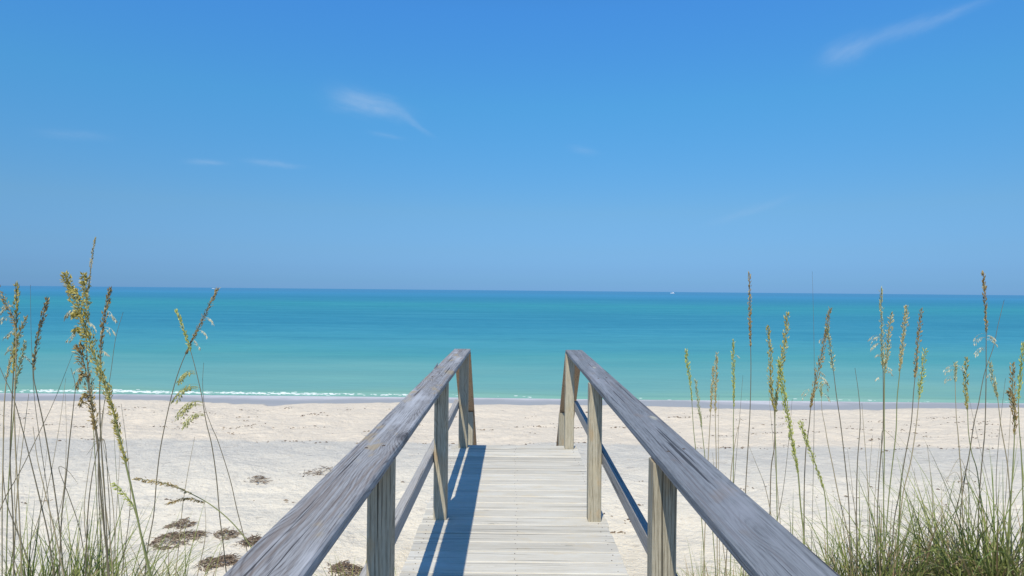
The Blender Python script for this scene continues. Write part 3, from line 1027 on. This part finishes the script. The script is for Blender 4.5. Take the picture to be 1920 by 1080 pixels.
# distance, pixel path tip->root, head-end y, width px, seed, stem, label, options
STALKS = [
    # ---- left dune
    (2.3, [(148, 645), (152, 662), (162, 700), (169, 745), (177, 790), (184, 834), (189, 929), (205, 1080)], 806, 28, 'brown', 'dark',
     'sea oat with a lumpy dark brown seed head bending left in front of the foam', dict(thick=1.25, dens=1.8, droop=0.5, size=1.05, flo=((140, 690, -1, 2, .04),),
      side_heads=((160, 700, 143, 728, 12), (166, 740, 148, 760, 12)))),
    (2.25, [(121, 511), (132, 540), (147, 575), (160, 612), (171, 650), (189, 700), (205, 745), (220, 803), (239, 882), (252, 941), (268, 1020), (282, 1080)], 862, 29, 'gold', 'green',
     'tallest thick golden green sea oat with a long drooping seed head, left dune', dict(thick=1.4, dens=2.3, droop=0.35, size=0.95,
      flo=((135, 590, -1, 3, .055), (140, 625, -1, 3, .06), (172, 605, 1, 2, .04)), side_heads=((150, 560, 128, 548, 13), (158, 600, 134, 592, 13), (160, 630, 136, 622, 13), (163, 600, 157, 512, 13)))),
    (2.6, [(178, 446), (173, 480), (168, 520), (163, 560), (161, 620), (166, 700), (178, 800), (190, 900), (197, 1000), (202, 1080)], 560, 5, 'straw', 'dark',
     'thin pointed sea oat rising highest above the horizon, left dune', dict(droop=0.0, dens=0.7, size=0.8, thick=0.8)),
    (2.5, [(206, 541), (201, 568), (195, 602), (190, 640), (188, 688), (187, 750), (189, 819), (196, 920), (204, 1080)], 668, 13, 'brown', 'dark',
     'sea oat with white husks hanging to the right of its brown head', dict(flo=((215, 590, 1, 3, .045), (216, 620, 1, 2, .045), (192, 655, 1, 2, .03)))),
    (2.8, [(231, 585), (217, 634), (206, 710), (195, 760), (188, 815), (184, 900), (190, 1000), (196, 1080)], 0, 0, 'brown', 'dark', 'thin bare sea oat stem on the left dune', dict(thick=0.8, g=LG)),
    (2.6, [(89, 560), (80, 596), (68, 647), (63, 703), (71, 745), (83, 803), (98, 891), (110, 976), (118, 1060)], 690, 12, 'brown', 'dark',
     'brown sea oat leaning right between the left edge cluster and the thick golden one', dict()),
    (2.5, [(32, 530), (31, 562), (31, 609), (28, 659), (25, 703), (22, 771), (19, 866), (24, 960), (26, 1060)], 700, 12, 'gold', 'dark',
     'upright golden sea oat nearest the left edge of the photo', dict(flo=((15, 625, -1, 3, .05),))),
    (2.45, [(-6, 535), (6, 556), (20, 585), (29, 620), (30, 680), (27, 760), (30, 860), (36, 960), (40, 1060)], 612, 15, 'brown', 'straw',
     'sea oat whose dark head bends past the left edge', dict(flo=((8, 600, -1, 4, .055), (5, 580, -1, 3, .05)), droop=0.5)),
    (2.7, [(48, 594), (36, 628), (24, 665), (14, 700), (8, 760), (6, 850), (4, 960), (4, 1060)], 705, 13, 'straw', 'straw',
     'pale straw coloured sea oat slanting across the left edge cluster', dict(flo=((20, 650, -1, 3, .04),))),
    (2.75, [(47, 640), (38, 680), (30, 715), (27, 760), (19, 860), (14, 960), (12, 1060)], 730, 12, 'pale', 'green',
     'short pale green sea oat low in the left edge cluster', dict(flo=((34, 670, 1, 2, .04),))),
    (2.9, [(57, 534), (58, 609), (60, 665), (64, 740), (74, 820), (90, 930), (100, 1040)], 0, 0, 'brown', 'dark', 'thin bare sea oat stem on the left dune', dict(thick=0.6, g=LG)),
    (2.8, [(54, 738), (44, 819), (36, 888), (30, 960), (27, 1030)], 0, 0, 'brown', 'straw', 'thin bare sea oat stem on the left dune', dict(g=LG)),
    (2.7, [(136, 664), (104, 746), (79, 800), (41, 878), (9, 935), (-10, 985)], 0, 0, 'brown', 'dark', 'thin bare sea oat stem on the left dune', dict(thick=0.8, g=LG)),
    (2.55, [(-4, 680), (8, 708), (25, 745), (44, 812), (60, 875), (76, 941), (91, 1007), (100, 1070)], 0, 0, 'brown', 'dark', 'thin bare sea oat stem on the left dune', dict(g=LG)),
    (2.55, [(133, 690), (141, 722), (139, 750), (135, 787), (130, 831), (123, 904), (116, 967), (112, 1050)], 0, 0, 'brown', 'dark', 'thin bare sea oat stem on the left dune', dict(g=LG)),
    (2.6, [(186, 820), (181, 850), (172, 897), (165, 960), (161, 1055)], 0, 0, 'brown', 'dark', 'thin bare sea oat stem on the left dune', dict(g=LG)),
    (2.7, [(8, 800), (6, 880), (12, 940), (28, 985), (45, 1030), (62, 1080)], 0, 0, 'brown', 'dark', 'thin bare sea oat stem on the left dune', dict(g=LG)),
    (2.5, [(62, 800), (70, 860), (84, 920), (100, 985), (112, 1040)], 0, 0, 'brown', 'straw', 'thin bare sea oat stem on the left dune', dict(g=LG)),
    (2.7, [(196, 750), (190, 830), (196, 930), (206, 1010), (212, 1080)], 0, 0, 'brown', 'straw', 'thin bare sea oat stem on the left dune', dict(g=LG)),
    (2.9, [(213, 800), (219, 900), (226, 980), (232, 1060)], 0, 0, 'brown', 'green', 'thin bare sea oat stem on the left dune', dict(thick=.7, g=LG)),
    (2.9, [(408, 541), (394, 571), (372, 615), (356, 647), (337, 691), (321, 745), (302, 834), (294, 897), (288, 967), (278, 1020), (272, 1075)], 662, 10, 'brown', 'dark',
     'sea oat leaning right with small white husks, nearest the left handrail', dict(flo=((398, 602, 1, 2, .04), (385, 625, 1, 2, .04), (376, 650, 1, 2, .035)))),
    (2.85, [(331, 582), (343, 615), (356, 653), (368, 697), (378, 741), (387, 793), (397, 834), (406, 897), (412, 967), (419, 1023), (425, 1080)], 655, 8, 'green', 'dark',
     'sea oat leaning left with straw coloured tassels drooping halfway down', dict(flo=((352, 705, -1, 4, .09), (360, 730, -1, 5, .13), (368, 760, -1, 5, .13), (376, 775, -1, 4, .11)))),
    (2.9, [(382, 680), (380, 720), (384, 762), (397, 800), (409, 828), (431, 897), (444, 954), (460, 1017), (468, 1060)], 0, 0, 'brown', 'dark', 'thin bare sea oat stem on the left dune', dict(thick=.8, g=LG)),
    (2.8, [(252, 897), (275, 900), (296, 904), (318, 909), (340, 917), (387, 941), (425, 970), (455, 1003), (480, 1040)], 0.55, 11, 'brown', 'green',
     'sea oat bowed flat to the left above the seaweed piles on the sand', dict(droop=0.35, side_heads=((384, 941, 312, 944, 8),))),
    (2.9, [(365, 819), (353, 882), (343, 945), (337, 1007), (331, 1060)], 0, 0, 'brown', 'straw', 'thin bare sea oat stem on the left dune', dict(thick=.8, g=LG)),
    (2.5, [(211, 906), (222, 914), (238, 932), (250, 950), (262, 990), (275, 1040), (284, 1080)], 0.5, 12, 'green', 'green',
     'short sea oat with a small drooping green head at mid height of the golden one', dict(droop=0.5)),
    (3.0, [(384, 945), (386, 985), (383, 1020), (374, 1060)], 0, 0, 'brown', 'straw', 'thin bare sea oat stem on the left dune', dict(thick=.8, g=LG)),
    # ---- right dune
    (3.4, [(1286, 655), (1290, 689), (1296, 736), (1300, 800), (1304, 840), (1310, 900), (1316, 980)], 752, 9, 'green', 'green',
     'slender green sea oat nearest the right handrail', dict(droop=0.05)),
    (3.5, [(1304, 713), (1311, 767), (1316, 805), (1321, 850), (1330, 930)], 800, 8, 'pale', 'green',
     'short pale sea oat beside the slender green one nearest the right handrail', dict(droop=0.05)),
    (3.4, [(1338, 688), (1335, 728), (1332, 778), (1328, 855), (1324, 940)], 772, 9, 'straw', 'straw',
     'straw coloured sea oat, the shorter of a close pair behind the right handrail', dict(droop=0.05)),
    (3.4, [(1344, 662), (1343, 711), (1341, 764), (1343, 863), (1344, 950)], 772, 10, 'straw', 'straw',
     'straw coloured sea oat, the taller of a close pair behind the right handrail', dict(droop=0.05)),
    (3.6, [(1348, 740), (1347, 800), (1347, 870), (1348, 950)], 0, 0, 'brown', 'straw', 'thin bare sea oat stem on the right dune', dict(thick=.8, g=RG)),
    (3.3, [(1375, 637), (1375, 689), (1376, 736), (1375, 800), (1375, 891), (1372, 980)], 762, 9, 'green', 'green',
     'straight upright green sea oat just left of the tall dark one', dict(droop=0.05, flo=((1388, 664, 1, 1, .03),))),
    (3.2, [(1405, 512), (1406, 583), (1407, 633), (1408, 694), (1406, 778), (1401, 863), (1398, 920), (1396, 1000)], 646, 9, 'brown', 'dark',
     'tall dark brown sea oat crossing the horizon, first one right of the handrail', dict(droop=0.0)),
    (3.0, [(1440, 612), (1444, 656), (1444, 708), (1447, 739), (1452, 775), (1452, 836), (1446, 877), (1444, 947), (1442, 1020)], 765, 14, 'gold', 'dark',
     'left of two intertwined sea oats with thick golden green heads', dict(droop=0.2, dens=1.2)),
    (3.0, [(1477, 587), (1471, 644), (1463, 694), (1456, 744), (1453, 790), (1455, 860), (1457, 963), (1458, 1030)], 770, 16, 'gold', 'green',
     'right of two intertwined sea oats, its head tilted right at the tip', dict(droop=0.2, dens=1.3)),
    (2.9, [(1459, 676), (1467, 717), (1473, 756), (1480, 794), (1487, 836), (1496, 883), (1501, 947), (1507, 1002), (1510, 1050)], 885, 17, 'green', 'green',
     'bright yellow green sea oat with a long thick curved head low over the sand', dict(droop=0.15, dens=1.5, thick=1.3)),
    (3.6, [(1523, 509), (1525, 583), (1526, 631), (1527, 720), (1526, 820), (1524, 930), (1522, 1010)], 0, 0, 'brown', 'dark', 'thin bare sea oat stem on the right dune', dict(thick=0.55, g=RG)),
    (3.0, [(1556, 577), (1548, 625), (1537, 681), (1526, 731), (1520, 765), (1517, 800), (1511, 844), (1508, 919), (1508, 1002), (1508, 1050)], 762, 14, 'brown', 'dark',
     'brown sea oat leaning right above loose white florets', dict(droop=0.2, dens=1.1, flo=((1545, 640, -1, 1, .03), (1503, 728, -1, 2, .06), (1540, 705, 1, 4, .045)))),
    (3.0, [(1550, 610), (1555, 640), (1562, 689), (1568, 739), (1576, 794), (1584, 863), (1591, 936), (1593, 991), (1594, 1040)], 692, 10, 'pale', 'dark',
     'sea oat with a thin pale head leaning left against the brown one', dict(droop=0.4)),
    (3.1, [(1539, 718), (1541, 767), (1547, 800), (1552, 830), (1562, 877), (1573, 933), (1587, 988), (1596, 1040)], 745, 8, 'pale', 'straw',
     'short sea oat with open white florets between two leaning taller ones', dict(flo=((1543, 715, 1, 4, .045), (1551, 742, 1, 2, .05)))),
    (2.9, [(1501, 790), (1508, 815), (1518, 841), (1534, 886), (1546, 924), (1550, 974), (1552, 1040)], 915, 13, 'green', 'green',
     'short green sea oat with its head wholly against the sand', dict(droop=0.2)),
    (3.4, [(1404, 835), (1418, 870), (1432, 905), (1441, 940), (1450, 990)], 0, 0, 'brown', 'straw', 'thin bare sea oat stem on the right dune', dict(thick=.8, g=RG)),
    (3.5, [(1389, 783), (1381, 815), (1376, 844), (1371, 883), (1367, 950)], 0, 0, 'brown', 'straw', 'thin bare sea oat stem on the right dune', dict(g=RG)),
    (3.0, [(1652, 540), (1653, 611), (1654, 667), (1656, 700), (1656, 800), (1652, 849), (1647, 919), (1645, 974), (1644, 1040)], 690, 9, 'pale', 'dark',
     'tall dark stemmed sea oat with white husks hanging on its left side', dict(flo=((1640, 628, -1, 4, .06), (1643, 645, -1, 3, .055), (1648, 665, -1, 1, .04), (1640, 715, -1, 1, .04)))),
    (3.0, [(1671, 587), (1666, 633), (1663, 667), (1659, 694), (1658, 760), (1658, 850), (1657, 930), (1656, 1020)], 698, 13, 'straw', 'green',
     'straw coloured sea oat leaning on the white husked one', dict(flo=((1668, 690, 1, 2, .035),), droop=0.3)),
    (3.0, [(1700, 573), (1696, 611), (1691, 656), (1688, 689), (1682, 750), (1680, 810), (1671, 891), (1666, 940), (1660, 1020)], 694, 12, 'straw', 'green',
     'sea oat with a smooth tan head left of two dark leaning ones', dict(dens=1.2)),
    (3.0, [(1727, 579), (1721, 639), (1717, 694), (1713, 736), (1708, 797), (1696, 863), (1686, 927), (1677, 974), (1672, 1040)], 705, 12, 'brown', 'dark',
     'taller of two brown sea oats leaning right near the middle of the right dune', dict()),
    (3.0, [(1734, 654), (1728, 703), (1724, 739), (1717, 805), (1707, 869), (1693, 927), (1684, 1010)], 748, 13, 'green', 'straw',
     'shorter of two sea oats leaning right near the middle of the right dune', dict(droop=0.3)),
    (3.1, [(1603, 690), (1610, 739), (1613, 790), (1608, 863), (1606, 933), (1606, 1020)], 0, 0, 'brown', 'dark', 'thin bare sea oat stem on the right dune', dict(g=RG)),
    (3.1, [(1616, 756), (1620, 810), (1625, 877), (1629, 947), (1632, 1030)], 0, 0, 'brown', 'straw', 'thin bare sea oat stem on the right dune', dict(thick=.8, g=RG)),
    (3.0, [(1844, 511), (1846, 556), (1849, 611), (1849, 656), (1849, 708), (1847, 800), (1843, 849), (1838, 905), (1835, 961), (1832, 1040)], 620, 9, 'brown', 'dark',
     'tall sea oat with a dark tip above the horizon and white husks below', dict(droop=0.0, flo=((1842, 628, -1, 3, .06), (1842, 655, -1, 3, .055), (1856, 636, 1, 5, .05)))),
    (3.2, [(1883, 562), (1871, 611), (1863, 650), (1846, 700), (1835, 756), (1826, 795), (1818, 849), (1810, 891), (1802, 950), (1798, 1020)], 0, 0, 'brown', 'dark', 'thin bare sea oat stem on the right dune', dict(g=RG)),
    (3.0, [(1856, 678), (1864, 717), (1871, 750), (1877, 800), (1888, 863), (1893, 919), (1896, 1000)], 745, 11, 'pale', 'straw',
     'pale sea oat leaning left below the tall dark tipped one', dict(flo=((1858, 700, -1, 1, .03),))),
    (2.8, [(1899, 681), (1899, 736), (1902, 772), (1902, 820), (1900, 863), (1896, 933), (1892, 1020)], 812, 16, 'brown', 'green',
     'sea oat with a stout reddish brown head near the right edge of the photo', dict(dens=1.3, side_heads=((1900, 760, 1890, 735, 8),))),
    (2.9, [(1919, 642), (1914, 694), (1910, 750), (1911, 800), (1915, 850), (1918, 930), (1920, 1020)], 745, 11, 'green', 'green',
     'green sea oat at the right edge of the photo behind the stout brown one', dict()),
    (3.1, [(1811, 670), (1810, 722), (1814, 767), (1816, 810), (1822, 849), (1832, 883), (1840, 950), (1844, 1030)], 765, 11, 'gold', 'green',
     'golden sea oat standing left of the tall dark tipped one', dict()),
    (3.1, [(1791, 680), (1791, 717), (1793, 778), (1796, 810), (1799, 849), (1803, 900), (1806, 1000)], 715, 6, 'pale', 'straw',
     'sea oat with spread pale white spikes left of the golden one', dict(flo=((1778, 690, -1, 3, .06), (1783, 705, -1, 2, .05), (1800, 690, 1, 2, .05)))),
    (3.2, [(1770, 915), (1785, 880), (1800, 860), (1812, 890), (1820, 960), (1824, 1020)], 0, 0, 'brown', 'straw', 'thin bare sea oat stem on the right dune', dict(thick=.6, g=RG)),
]
rx_ = random.Random(41)
for k in range(30):
    left = k < 11
    bx = rx_.uniform(-15, 235) if left else rx_.choice((rx_.uniform(1330, 1520), rx_.uniform(1480, 1915), rx_.uniform(1600, 1915)))
    ty = rx_.uniform(690, 900)
    tx = bx + rx_.gauss(0, 38)
    bow = rx_.gauss(0, 10)
    pts = [(tx, ty), (tx * .72 + bx * .28 + bow * .7, ty + (1060 - ty) * .3), (tx * .4 + bx * .6 + bow, ty + (1060 - ty) * .62), (bx, 1060)]
    if rx_.random() < 0.2:      # tip bent over
        sd = rx_.choice((-1, 1))
        pts = [(tx + sd * 34, ty + 26), (tx + sd * 16, ty + 4)] + pts
    STALKS.append((rx_.uniform(2.6, 3.5) if left else rx_.uniform(2.9, 3.7), pts, 0, 0, 'brown', rx_.choice(('dark', 'straw', 'straw', 'green')),
                   'thin bare sea oat stem on the %s dune' % ('left' if left else 'right'), dict(thick=rx_.uniform(.55, .85), g=LG if left else RG)))
for (d, pts, head, w, seed, stem, label, kw) in STALKS:
    kw = dict(kw)
    g = kw.pop('g', None)
    stalk(d, pts, head, w, seed, stem, label, group=g or 'sea oats on the dune', **kw)


# ------------------------------------------------------------------ grass clumps
def blade(mb, base, az, L, tilt, bend, w, r, mi=0):
    n = 7
    hd = Vector((math.cos(az), math.sin(az), 0))
    p = base.copy()
    pts, ws = [p.copy()], [w * 0.8]
    ang = tilt
    for k in range(n):
        f = (k + 1) / n
        ang += bend / n * (0.4 + 1.2 * f)
        dv = hd * math.sin(ang) + Vector((0, 0, math.cos(ang)))
        p = p + dv * (L / n)
        pts.append(p.copy())
        ws.append(w * (1 - f ** 1.8) + 0.0006)
    side = Vector((-math.sin(az), math.cos(az), 0))
    mb.add(*ribbon(pts, ws, side), mi)


def clump(x, y, n, rad, hmin, hmax, seed, label, dry=0.25, spread=0.5, group='beach grass clumps'):
    r = random.Random(seed)
    z = gz(x, y)
    o = empty('grass_clump', (x, y, z))
    tag(o, label, 'beach grass', group)
    g, dr = MB(), MB()
    for _ in range(n):
        a = r.uniform(0, 6.2832)
        q = rad * math.sqrt(r.random())
        bx, by = math.cos(a) * q, math.sin(a) * q
        b = Vector((bx, by, gz(x + bx, y + by) - z - 0.02))
        az = a + r.gauss(0, 0.9)
        L = hmin + (hmax - hmin) * r.random() ** 1.6
        isdry = r.random() < dry
        tilt = abs(r.gauss(0.15, spread * 0.42))
        blade(dr if isdry else g, b, az, L * (0.8 if isdry else 1), tilt, abs(r.gauss(0.75, 0.75)) * (1.35 if isdry else 1), r.uniform(0.0045, 0.0105), r)
    g.build('green_blades', M_BLADE, o)
    if dr.v:
        dr.build('dry_blades', M_DRY, o)
    return o


CLUMPS = [
    # px x at frame bottom, distance, count, radius, min/max blade, label
    (10, 2.75, 324, 0.14, 0.40, 0.80, 'green beach grass clump at the lower left corner'),
    (100, 2.8, 445, 0.15, 0.42, 0.86, 'bushy beach grass clump at the foot of the brown right leaning sea oat, left dune'),
    (190, 2.95, 297, 0.14, 0.40, 0.80, 'thin beach grass clump under the thick golden sea oat, left dune'),
    (262, 3.1, 94, 0.14, 0.40, 0.82, 'sparse beach grass clump below the seaweed piles, left dune'),
    (350, 3.3, 62, 0.16, 0.45, 0.80, 'few wispy grass blades left of the left handrail'),
    (1345, 4.9, 567, 0.26, 0.28, 0.62, 'low brownish grass clump between the right post and the right handrail'),
    (1440, 4.6, 300, 0.2, 0.35, 0.68, 'low grass clump half hidden behind the right handrail'),
    (1550, 3.5, 260, 0.18, 0.40, 0.85, 'sparse beach grass clump where the right handrail leaves the photo'),
    (1640, 3.15, 702, 0.22, 0.25, 0.85, 'dense arching beach grass clump under the white husked sea oat, right dune'),
    (1725, 3.2, 324, 0.22, 0.22, 0.62, 'lower open beach grass clump between two dense ones, right dune'),
    (1815, 3.1, 520, 0.2, 0.25, 0.85, 'dense beach grass clump under the tall dark tipped sea oat, right dune'),
    (1905, 2.95, 540, 0.2, 0.28, 0.92, 'tall dense beach grass clump in the lower right corner'),
    (655, 5.2, 81, 0.15, 0.30, 0.55, 'small grass tuft on the sand left of the near left post'),
    (765, 5.0, 35, 0.1, 0.45, 0.85, 'few curving grass blades at the left edge of the deck'),
]
for i, (px, d, n, rad, h0, h1, lab) in enumerate(CLUMPS):
    p = at(px, 1080, d)
    dry = 0.55 if 'brownish' in lab else (0.36 if px > 1000 else 0.25)
    clump(p.x, p.y, n, rad, h0, h1, 100 + i, lab, dry=dry, spread=0.8)


# ------------------------------------------------------------------ seaweed piles and driftline
def on_sand(px, py):
    lo, hi = 4.0, 23.0
    for _ in range(50):
        m = (lo + hi) / 2
        p = at(px, py, m)
        if p.z > gz(p.x, p.y):
            lo = m
        else:
            hi = m
    p = at(px, py, lo)
    return Vector((p.x, p.y, gz(p.x, p.y)))


def wrack(px, py, wpx, hpx, n, label, seed, group='dry seaweed piles on the sand'):
    r = random.Random(seed)
    c = on_sand(px, py)
    rx = wpx / 2 * c.y / F_PX
    ry = rx * r.uniform(0.65, 0.9)
    x_s = r.uniform(0, 6)
    o = empty('seaweed_pile', tuple(c))
    mb = MB()
    for _ in range(n):
        a, q = r.uniform(0, 6.2832), math.sqrt(r.random()) * (0.8 + 0.25 * math.sin(3 * r.random()))
        q = q if r.random() < 0.82 else q + abs(r.gauss(0, 0.16))
        x, y = math.cos(a) * q * rx, math.sin(a) * q * ry + 0.25 * ry * math.sin(x_s + 3 * math.cos(a))
        z = gz(c.x + x, c.y + y) - c.z + 0.004 + r.random() * 0.06 * max(0, 1 - q * q)
        th = r.gauss(0, 0.9)
        L = r.uniform(0.03, 0.11)
        p = Vector((x, y, z))
        pts = [p.copy()]
        for k in range(4):
            th += r.gauss(0, 0.5)
            p = p + Vector((math.cos(th), math.sin(th), r.gauss(0, 0.25))) * L / 4
            pts.append(p.copy())
        mb.add(*tube(pts, [0.002, 0.0035, 0.004, 0.003, 0.001], 4))
    bpy.data.objects.remove(o)
    o = mb.build('seaweed_pile', M_WRACK)
    o.location = c
    tag(o, label, 'seaweed', group)


WRACK = [
    (337, 985, 52, 20, 150, 'small oval pile of dry seaweed, farthest of those below the bowed sea oat'),
    (326, 1013, 100, 22, 420, 'widest dark pile of dry seaweed on the sand of the left dune'),
    (421, 1004, 50, 12, 120, 'thin flat pile of dry seaweed left of the left handrail'),
    (406, 1056, 74, 22, 260, 'dry seaweed pile close to the bottom of the photo by the left handrail'),
    (474, 1018, 52, 26, 240, 'dark seaweed pile touching the edge of the left handrail'),
    (648, 1070, 70, 20, 240, 'reddish brown seaweed pile beside the near left post'),
    (484, 902, 46, 14, 70, 'scattered small seaweed patch on open sand left of the left handrail'),
    (600, 886, 60, 12, 70, 'thin strip of seaweed bits running under the left handrail'),
]
for i, (px, py, w, h, n, lab) in enumerate(WRACK):
    wrack(px, py, w, h, n, lab, 300 + i)


def driftline():
    """uncountable crumbs of weed and shell along the old tide lines"""
    r = random.Random(77)
    mb = MB()
    def crumb(x, y, s):
        z = gz(x, y)
        th = r.uniform(0, 3.14)
        p = Vector((x, y, z + s * 0.15))
        dv = Vector((math.cos(th), math.sin(th) * 0.7, 0)) * s
        mb.add(*tube([p - dv, p + Vector((0, 0, s * 0.2)), p + dv], [s * 0.15, s * 0.32, s * 0.1], 4))
    for line_y, cnt, sp in ((12.1, 220, 0.10), (13.6, 160, 0.3), (14.6, 260, 0.3), (15.9, 240, 0.35), (17.1, 160, 0.3), (9.3, 90, 0.5), (8.2, 90, 0.6)):
        ncl = cnt // 6
        for _ in range(ncl):
            cx = r.uniform(-16, 16) * line_y / 18
            cy = line_y + r.gauss(0, sp)
            for _ in range(r.randint(3, 11)):
                crumb(cx + r.gauss(0, 0.16), cy + r.gauss(0, 0.06), r.uniform(0.008, 0.034))
    for _ in range(350):
        y = 6.2 + 12 * r.random() ** 1.3
        crumb(r.uniform(-0.85, 0.85) * y, y, r.uniform(0.005, 0.014))
    o = mb.build('seaweed_debris', M_WRACK)
    tag(o, 'scattered brown crumbs of seaweed along the tide lines on the sand', kind='stuff')


driftline()


# ------------------------------------------------------------------ boats far out
def boat(px, d, L, label, cabin, heading):
    c = at(px, 548, d)
    o = empty('motor_boat', (c.x, c.y, SEA_Z))
    o.rotation_euler = (0, 0, heading)
    tag(o, label, 'boat', 'boats near the horizon')
    st = [(-0.5, 0.155, 0.05), (-0.25, 0.165, 0.04), (0.05, 0.155, 0.03), (0.3, 0.10, 0.02), (0.44, 0.045, 0.0), (0.5, 0.004, -0.01)]
    vs, fs = [], []
    for (x, hw, kz) in st:
        sheer = 0.125 + 0.05 * (x + 0.5) ** 2
        for (yy, zz) in ((-hw, sheer), (-hw * 0.86, 0.03), (0, -0.04 - 0.2 * kz), (hw * 0.86, 0.03), (hw, sheer)):
            vs.append(Vector((x, yy, zz)) * L)
    for k in range(len(st) - 1):
        for i in range(4):
            fs.append((k * 5 + i, (k + 1) * 5 + i, (k + 1) * 5 + i + 1, k * 5 + i + 1))
        fs.append((k * 5 + 4, (k + 1) * 5 + 4, (k + 1) * 5, k * 5))
    fs.append((0, 1, 2, 3, 4))
    link('hull', vs, fs, M_BOAT, o)
    def hexa(x0, x1, w0, w1, z0, z1, sl):
        return [Vector(v) * L for v in ((x0, -w0, z0), (x1, -w0, z0), (x1, w0, z0), (x0, w0, z0),
                (x0 + 0.01, -w1, z1), (x1 - sl, -w1, z1), (x1 - sl, w1, z1), (x0 + 0.01, w1, z1))], \
               [(0, 3, 2, 1), (4, 5, 6, 7), (0, 1, 5, 4), (1, 2, 6, 5), (2, 3, 7, 6), (3, 0, 4, 7)]
    v, f = hexa(-0.28, 0.22, 0.11, 0.085, 0.13, 0.13 + cabin, 0.08)
    cb = link('cabin', v, f, M_BOAT, o)
    v, f = hexa(-0.2, 0.225, 0.113, 0.095, 0.13 + cabin * 0.5, 0.13 + cabin * 0.85, 0.045)
    link('windscreen', v, f, M_GLASS, o)
    v, f = hexa(-0.6, -0.5, 0.03, 0.02, -0.02, 0.15, 0.02)
    link('outboard_motor', v, f, M_BOATBLUE, o)


boat(1261, 1500.0, 9.5, 'small white motor boat on the horizon right of the boardwalk', 0.17, R(160))
boat(400, 1900.0, 8.5, 'tiny white boat on the horizon above the left leaning sea oats', 0.14, R(10))
